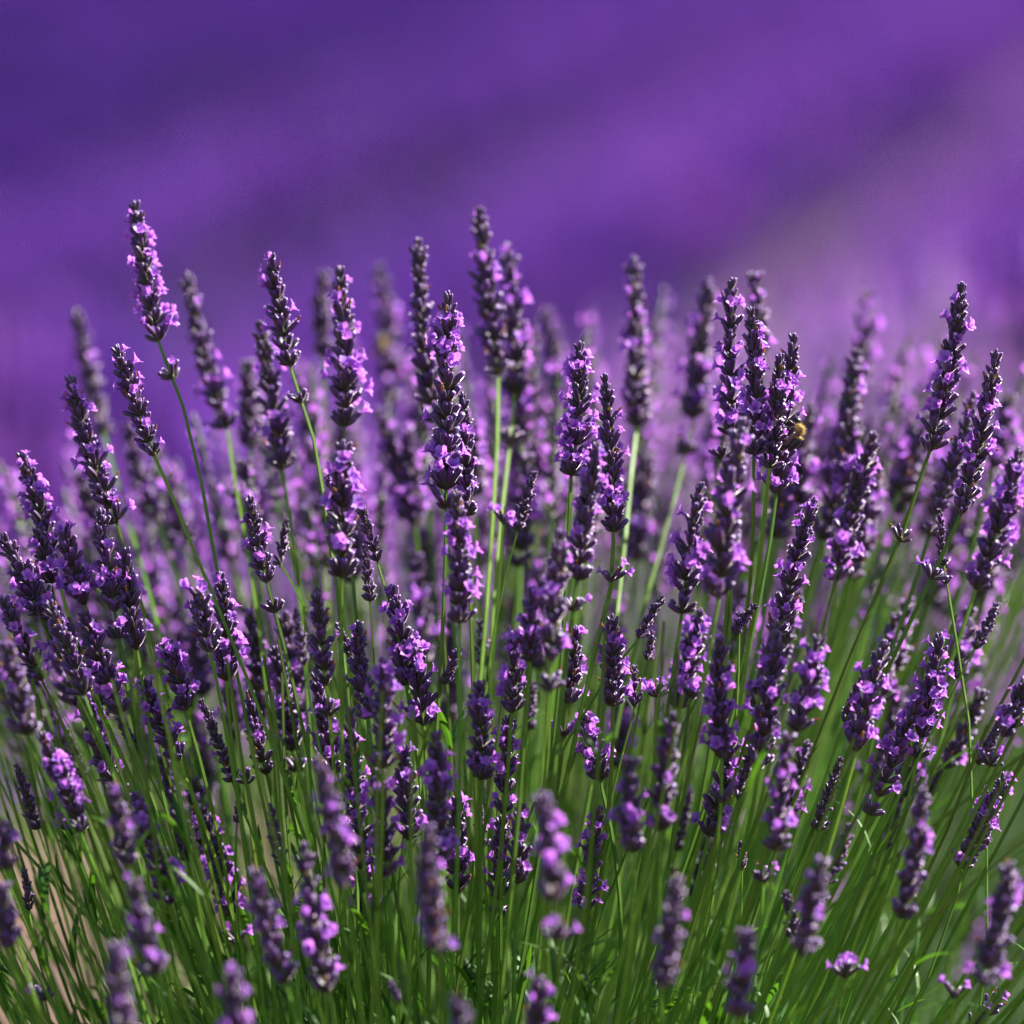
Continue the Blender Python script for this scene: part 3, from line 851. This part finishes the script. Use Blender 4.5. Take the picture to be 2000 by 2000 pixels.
def field():
    rng = random.Random(9)
    near, far = Buf(), Buf()
    for row in range(-18, 12):
        start = Vector((CROWN.x, CROWN.y, 0)) + rn * (row * ROW_GAP)
        k = 1 if row == 0 else -1
        while True:
            along = k * .6 + (.3 if row == 0 else 0) + rng.uniform(-.05, .05)
            k += 1
            c = start + ru * along + rn * rng.uniform(-.04, .04)
            if c.y > 80: break
            wide = abs(c.x) > HALF * 1.35 * c.y + .9          # outside the photograph: thinner planting
            if abs(c.x) > HALF * 2.7 * c.y + 1.6: continue
            if (c.y > 44 or (wide and c.y > 15)) and k % 2: continue
            rad = ROW_W * .5 * rng.uniform(.93, 1.05)
            gz = ground_z(c.x, c.y)
            H = rng.uniform(.56, .6)
            if c.y < 6.2:
                for _ in range(50 if wide else 120):
                    a = rng.uniform(0, 6.283); q = math.sqrt(rng.random())
                    tilt = q * .62
                    dirv = Vector((math.cos(a) * math.sin(tilt), math.sin(a) * math.sin(tilt), math.cos(tilt)))
                    p = Vector((c.x, c.y, gz)) + Vector((math.cos(a) * rad * q * .95, math.sin(a) * rad * q * .95, H * (1 - .34 * q * q) * rng.uniform(.86, 1.08)))
                    M = Matrix.Translation(p) @ dirv.to_track_quat('Z', 'Y').to_matrix().to_4x4() @ Matrix.Rotation(rng.uniform(0, 6.28), 4, 'Z') @ Matrix.Scale(rng.uniform(.85, 1.15), 4)
                    stamp(near, rng.choice(HEADS_NEAR if row == 0 and c.y < 4.9 else HEADS_MID), M, rng.random())
            else:
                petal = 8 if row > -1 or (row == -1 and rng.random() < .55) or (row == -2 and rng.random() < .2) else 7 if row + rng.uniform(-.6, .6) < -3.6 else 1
                mid = c.y < 15
                for lat in ((-.6, -.36, -.12, .12, .36, .6, -.5, .5) if mid else (-.55, 0, .55) if wide or c.y > 42 else (-.6, -.3, 0, .3, .6)):
                    p = c + rn * (lat * rad * 1.5) + ru * (rng.uniform(-.25, .25) if mid else 0) + Vector((0, 0, gz + H * (1 - .52 * (lat / .6) ** 2) * rng.uniform(.95, 1.03)))
                    dirv = (Vector((0, 0, 1)) + rn * lat * 1.1).normalized()
                    M = Matrix.Translation(p) @ dirv.to_track_quat('Z', 'Y').to_matrix().to_4x4() @ Matrix.Rotation(rng.uniform(0, 6.28), 4, 'Z') @ Matrix.Scale(rng.uniform(.95, 1.15) * (.66 if mid else 1.45 if wide or c.y > 42 else 1), 4)
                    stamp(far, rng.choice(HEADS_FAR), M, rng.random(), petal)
            # leafy dome under the heads
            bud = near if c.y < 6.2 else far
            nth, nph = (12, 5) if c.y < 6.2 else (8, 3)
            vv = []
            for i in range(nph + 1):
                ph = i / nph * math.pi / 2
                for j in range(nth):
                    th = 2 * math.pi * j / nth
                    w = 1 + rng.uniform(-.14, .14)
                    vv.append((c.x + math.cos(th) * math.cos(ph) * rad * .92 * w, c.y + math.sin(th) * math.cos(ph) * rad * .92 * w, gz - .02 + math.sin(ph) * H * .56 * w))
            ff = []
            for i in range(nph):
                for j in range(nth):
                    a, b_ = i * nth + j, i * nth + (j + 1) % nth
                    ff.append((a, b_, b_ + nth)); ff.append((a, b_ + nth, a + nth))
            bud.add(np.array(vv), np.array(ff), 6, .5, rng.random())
    tag(link('lavender_bushes', near.mesh('lavender_bushes', BUSH_MATS)), 'blurred lavender bushes of the same row just behind the front bush', 'lavender', kind='stuff')
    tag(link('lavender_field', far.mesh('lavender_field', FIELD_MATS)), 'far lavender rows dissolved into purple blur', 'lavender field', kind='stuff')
field()

def soft_mass():
    "the back of the front bush and its neighbours: heads that melt together"
    rng = random.Random(64); b = Buf()
    for _ in range(210):
        x = rng.uniform(40, 2000)
        y = 690 + 120 * abs((x - 1200) / 900) ** 1.5 + (110 if x < 420 else 0) + abs(rng.gauss(0, 1)) * 210
        d = rng.uniform(.2, .55)
        p = at(x, y + 150, d)
        lean = Vector(((x - 900) / 900 * .35 + rng.gauss(0, .06), rng.uniform(-.05, .3), 1)).normalized()
        M = Matrix.Translation(p) @ lean.to_track_quat('Z', 'Y').to_matrix().to_4x4() @ Matrix.Rotation(rng.uniform(0, 6.28), 4, 'Z') @ Matrix.Scale(rng.uniform(.85, 1.1), 4)
        stamp(b, rng.choice(HEADS_SOFT), M, rng.random())
    tag(link('lavender_haze', b.mesh('lavender_haze', BUSH_MATS)), 'uncountable lilac flower heads melting together behind the front bush', 'lavender', kind='stuff')
soft_mass()

def weeds():
    "low grass and seedlings on the soil between the rows"
    rng = random.Random(12); b = Buf()
    for _ in range(420):
        x, y = rng.uniform(-2.4, 1.6), rng.uniform(2.2, 11.0)
        gz = ground_z(x, y); n = rng.randrange(5, 11); h0 = rng.uniform(.04, .13)
        for _ in range(n):
            a = rng.uniform(0, 6.283); h = h0 * rng.uniform(.6, 1.2); w = rng.uniform(.002, .0045); ln = h * rng.uniform(.3, 1.0)
            c, s_ = math.cos(a), math.sin(a)
            px, py = x + rng.gauss(0, .025), y + rng.gauss(0, .025)
            v = []
            for q in (0, .5, 1):
                for e in (-1, 1):
                    ww = w * (1 - q * .9) * e
                    v.append((px + c * ln * q * q - s_ * ww, py + s_ * ln * q * q + c * ww, gz - .004 + h * (q - .25 * q * q)))
            b.add(np.array(v), np.array([(0, 1, 3, 2), (2, 3, 5, 4)]), 5, .5, rng.random())
    tag(link('weeds', b.mesh('weeds', SPIKE_MATS)), 'low weeds and grass on the soil between the lavender rows', 'weeds', kind='stuff')
weeds()

# ------------------------------------------------------------------ bees
M_BFUZZ = mat('bee_yellow_fuzz', (0.33, 0.215, 0.07), rough=0.8, sheen=0.8, sheen_tint=(1, .95, .7), transl=(0.8, 0.6, 0.15), transl_f=0.3, vary=0.25)
M_BDARK = mat('bee_dark', (0.012, 0.010, 0.009), rough=0.35, spec=0.5, vary=0.2)
M_WING = mat('bee_wing', (0.22, 0.14, 0.09), rough=0.3, spec=0.6, transl=(0.5, 0.34, 0.22), transl_f=0.15, vary=0.1)
next(n for n in M_WING.node_tree.nodes if n.type == 'BSDF_PRINCIPLED').inputs['Alpha'].default_value = 0.35
BEE_MATS = [M_BDARK, M_BFUZZ, M_WING]
def bee(x, y, d, size, axis, back, label):
    """axis: from tail to head, back: the side the wings are on"""
    axis = axis.normalized(); side = axis.cross(back).normalized(); back = side.cross(axis).normalized()
    root = bpy.data.objects.new('bee', None); root.empty_display_size = .01
    C.objects.link(root)
    root.matrix_world = Matrix.Translation(at(x, y, d)) @ Matrix((side, back, axis)).transposed().to_4x4() @ Matrix.Scale(size, 4)
    rng = random.Random(5)
    # one body: abdomen, waist, thorax, neck, head; slightly curled towards the flower
    prof = [(-8.2, .15), (-7.7, .9), (-6.9, 1.6), (-6.0, 2.1), (-5.0, 2.4), (-4.0, 2.45), (-3.0, 2.3), (-2.1, 1.8), (-1.4, .9), (-1.0, .75), (-.5, 1.4), (.3, 2.1),
            (1.2, 2.35), (2.1, 2.2), (2.9, 1.6), (3.3, .85), (3.6, .9), (4.0, 1.5), (4.7, 1.75), (5.4, 1.5), (5.9, .9), (6.2, .2)]
    n = 12; v = []; t = []
    for z, r in prof:
        off = -.055 * (z + .5) ** 2 if z < -.5 else -.06 * (z - .5) ** 2 if z > .5 else 0
        for k in range(n):
            a = 2 * math.pi * k / n
            v.append((r * math.cos(a), r * math.sin(a) * .92 + off, z)); t.append(.5)
    f, m = [], []
    for i in range(len(prof) - 1):
        z = (prof[i][0] + prof[i + 1][0]) / 2
        band = 1 if (-.9 < z < 3.1) or (-3.0 < z < -2.2) or (-5.2 < z < -4.9) else 0
        for k in range(n):
            a, b_ = i * n + k, i * n + (k + 1) % n
            f.append((a, b_, b_ + n, a + n)); m.append(band if not (band and math.sin(2 * math.pi * (k + .5) / n) < -.55) else 0)
    bb = Buf(); bb.add(np.array(v) * MM, np.array(f), np.array(m), .5, .3)
    V = np.array(v)
    for _ in range(3200):                                  # fur
        i = rng.randrange(len(f)); 
        if m[i] != 1: continue
        q = V[list(f[i])]; p = q.mean(0) + (q[rng.randrange(4)] - q.mean(0)) * rng.random()
        nrm = np.cross(q[1] - q[0], q[3] - q[0]); nrm /= np.linalg.norm(nrm) + 1e-9
        tip = p + nrm * rng.uniform(.5, 1.5) + np.array((rng.uniform(-.3, .3), rng.uniform(-.3, .3), -.35))
        w = np.array((rng.uniform(-.1, .1), rng.uniform(-.1, .1), rng.uniform(-.1, .1)))
        bb.add(np.array([p + w, p - w, tip]) * MM, np.array([(0, 1, 2)]), 1, .5, rng.random())
    link('body', bb.mesh('bee_body', BEE_MATS), root)
    for sx in (-1, 1):                                     # fore and hind wing each side
        for ln, wd, ang, tilt in ((10.5, 3.6, 34, 38), (7.4, 2.8, 52, 30)):
            w = Buf(); vv = []; nn = 7
            for i in range(nn):
                q = i / (nn - 1); hw = wd * .5 * math.sin(math.pi * min(.97, .08 + q * .86)) ** .7
                for s_ in (-1, 0, 1): vv.append((s_ * hw + .25 * wd * q, .12 * math.sin(q * 5) + (.1 if s_ == 0 else 0), -ln * q))
            ff = [(i * 3 + j, i * 3 + j + 1, i * 3 + j + 4, i * 3 + j + 3) for i in range(nn - 1) for j in range(2)]
            w.add(np.array(vv) * MM, np.array(ff), 2, .5, .4)
            o = link('wing', w.mesh('wing', BEE_MATS), root)
            o.matrix_basis = Matrix.Translation((sx * 1.1 * MM, 2.0 * MM, 1.0 * MM)) @ Matrix.Rotation(R(-sx * ang), 4, 'Y') @ Matrix.Rotation(R(-tilt), 4, 'X')
        for z, out, dz in ((2.3, 3.6, 2.4), (1.2, 4.0, -.3), (.1, 4.2, -3.2)):   # legs
            p = [Vector((sx * 1.2, -1.5, z)), Vector((sx * out * .75, -2.3, z + dz * .35)), Vector((sx * out * .9, -4.0, z + dz * .8)), Vector((sx * out * .7, -5.2, z + dz))]
            g = Buf(); v_, f_, t_ = sweep([q * MM for q in p], [.32 * MM, .36 * MM, .3 * MM, .14 * MM], sides=6, square=False); g.add(v_, f_, 0, t_, .5)
            link('leg', g.mesh('leg', BEE_MATS), root)
        p = [Vector((sx * .5, -1.6, 5.6)), Vector((sx * 1.1, -2.2, 6.9)), Vector((sx * 1.5, -3.4, 7.4))]
        g = Buf(); v_, f_, t_ = sweep([q * MM for q in p], [.15 * MM] * 3, sides=5, square=False); g.add(v_, f_, 0, t_, .5)
        link('antenna', g.mesh('antenna', BEE_MATS), root)
    return tag(root, label, 'bee')
bee(1507, 815, -.004, 1.35, UP * 1.0 + RIGHT * .12 + FWD * .15, RIGHT * .9 - FWD * .35, 'honey bee clinging to the right side of a sharp flower spike')
bee(720, 650, .34, 1.15, UP * 1.0 - RIGHT * .1, -FWD * .75 + RIGHT * .5, 'pale yellow blurred bee on a soft spike, upper left of centre')
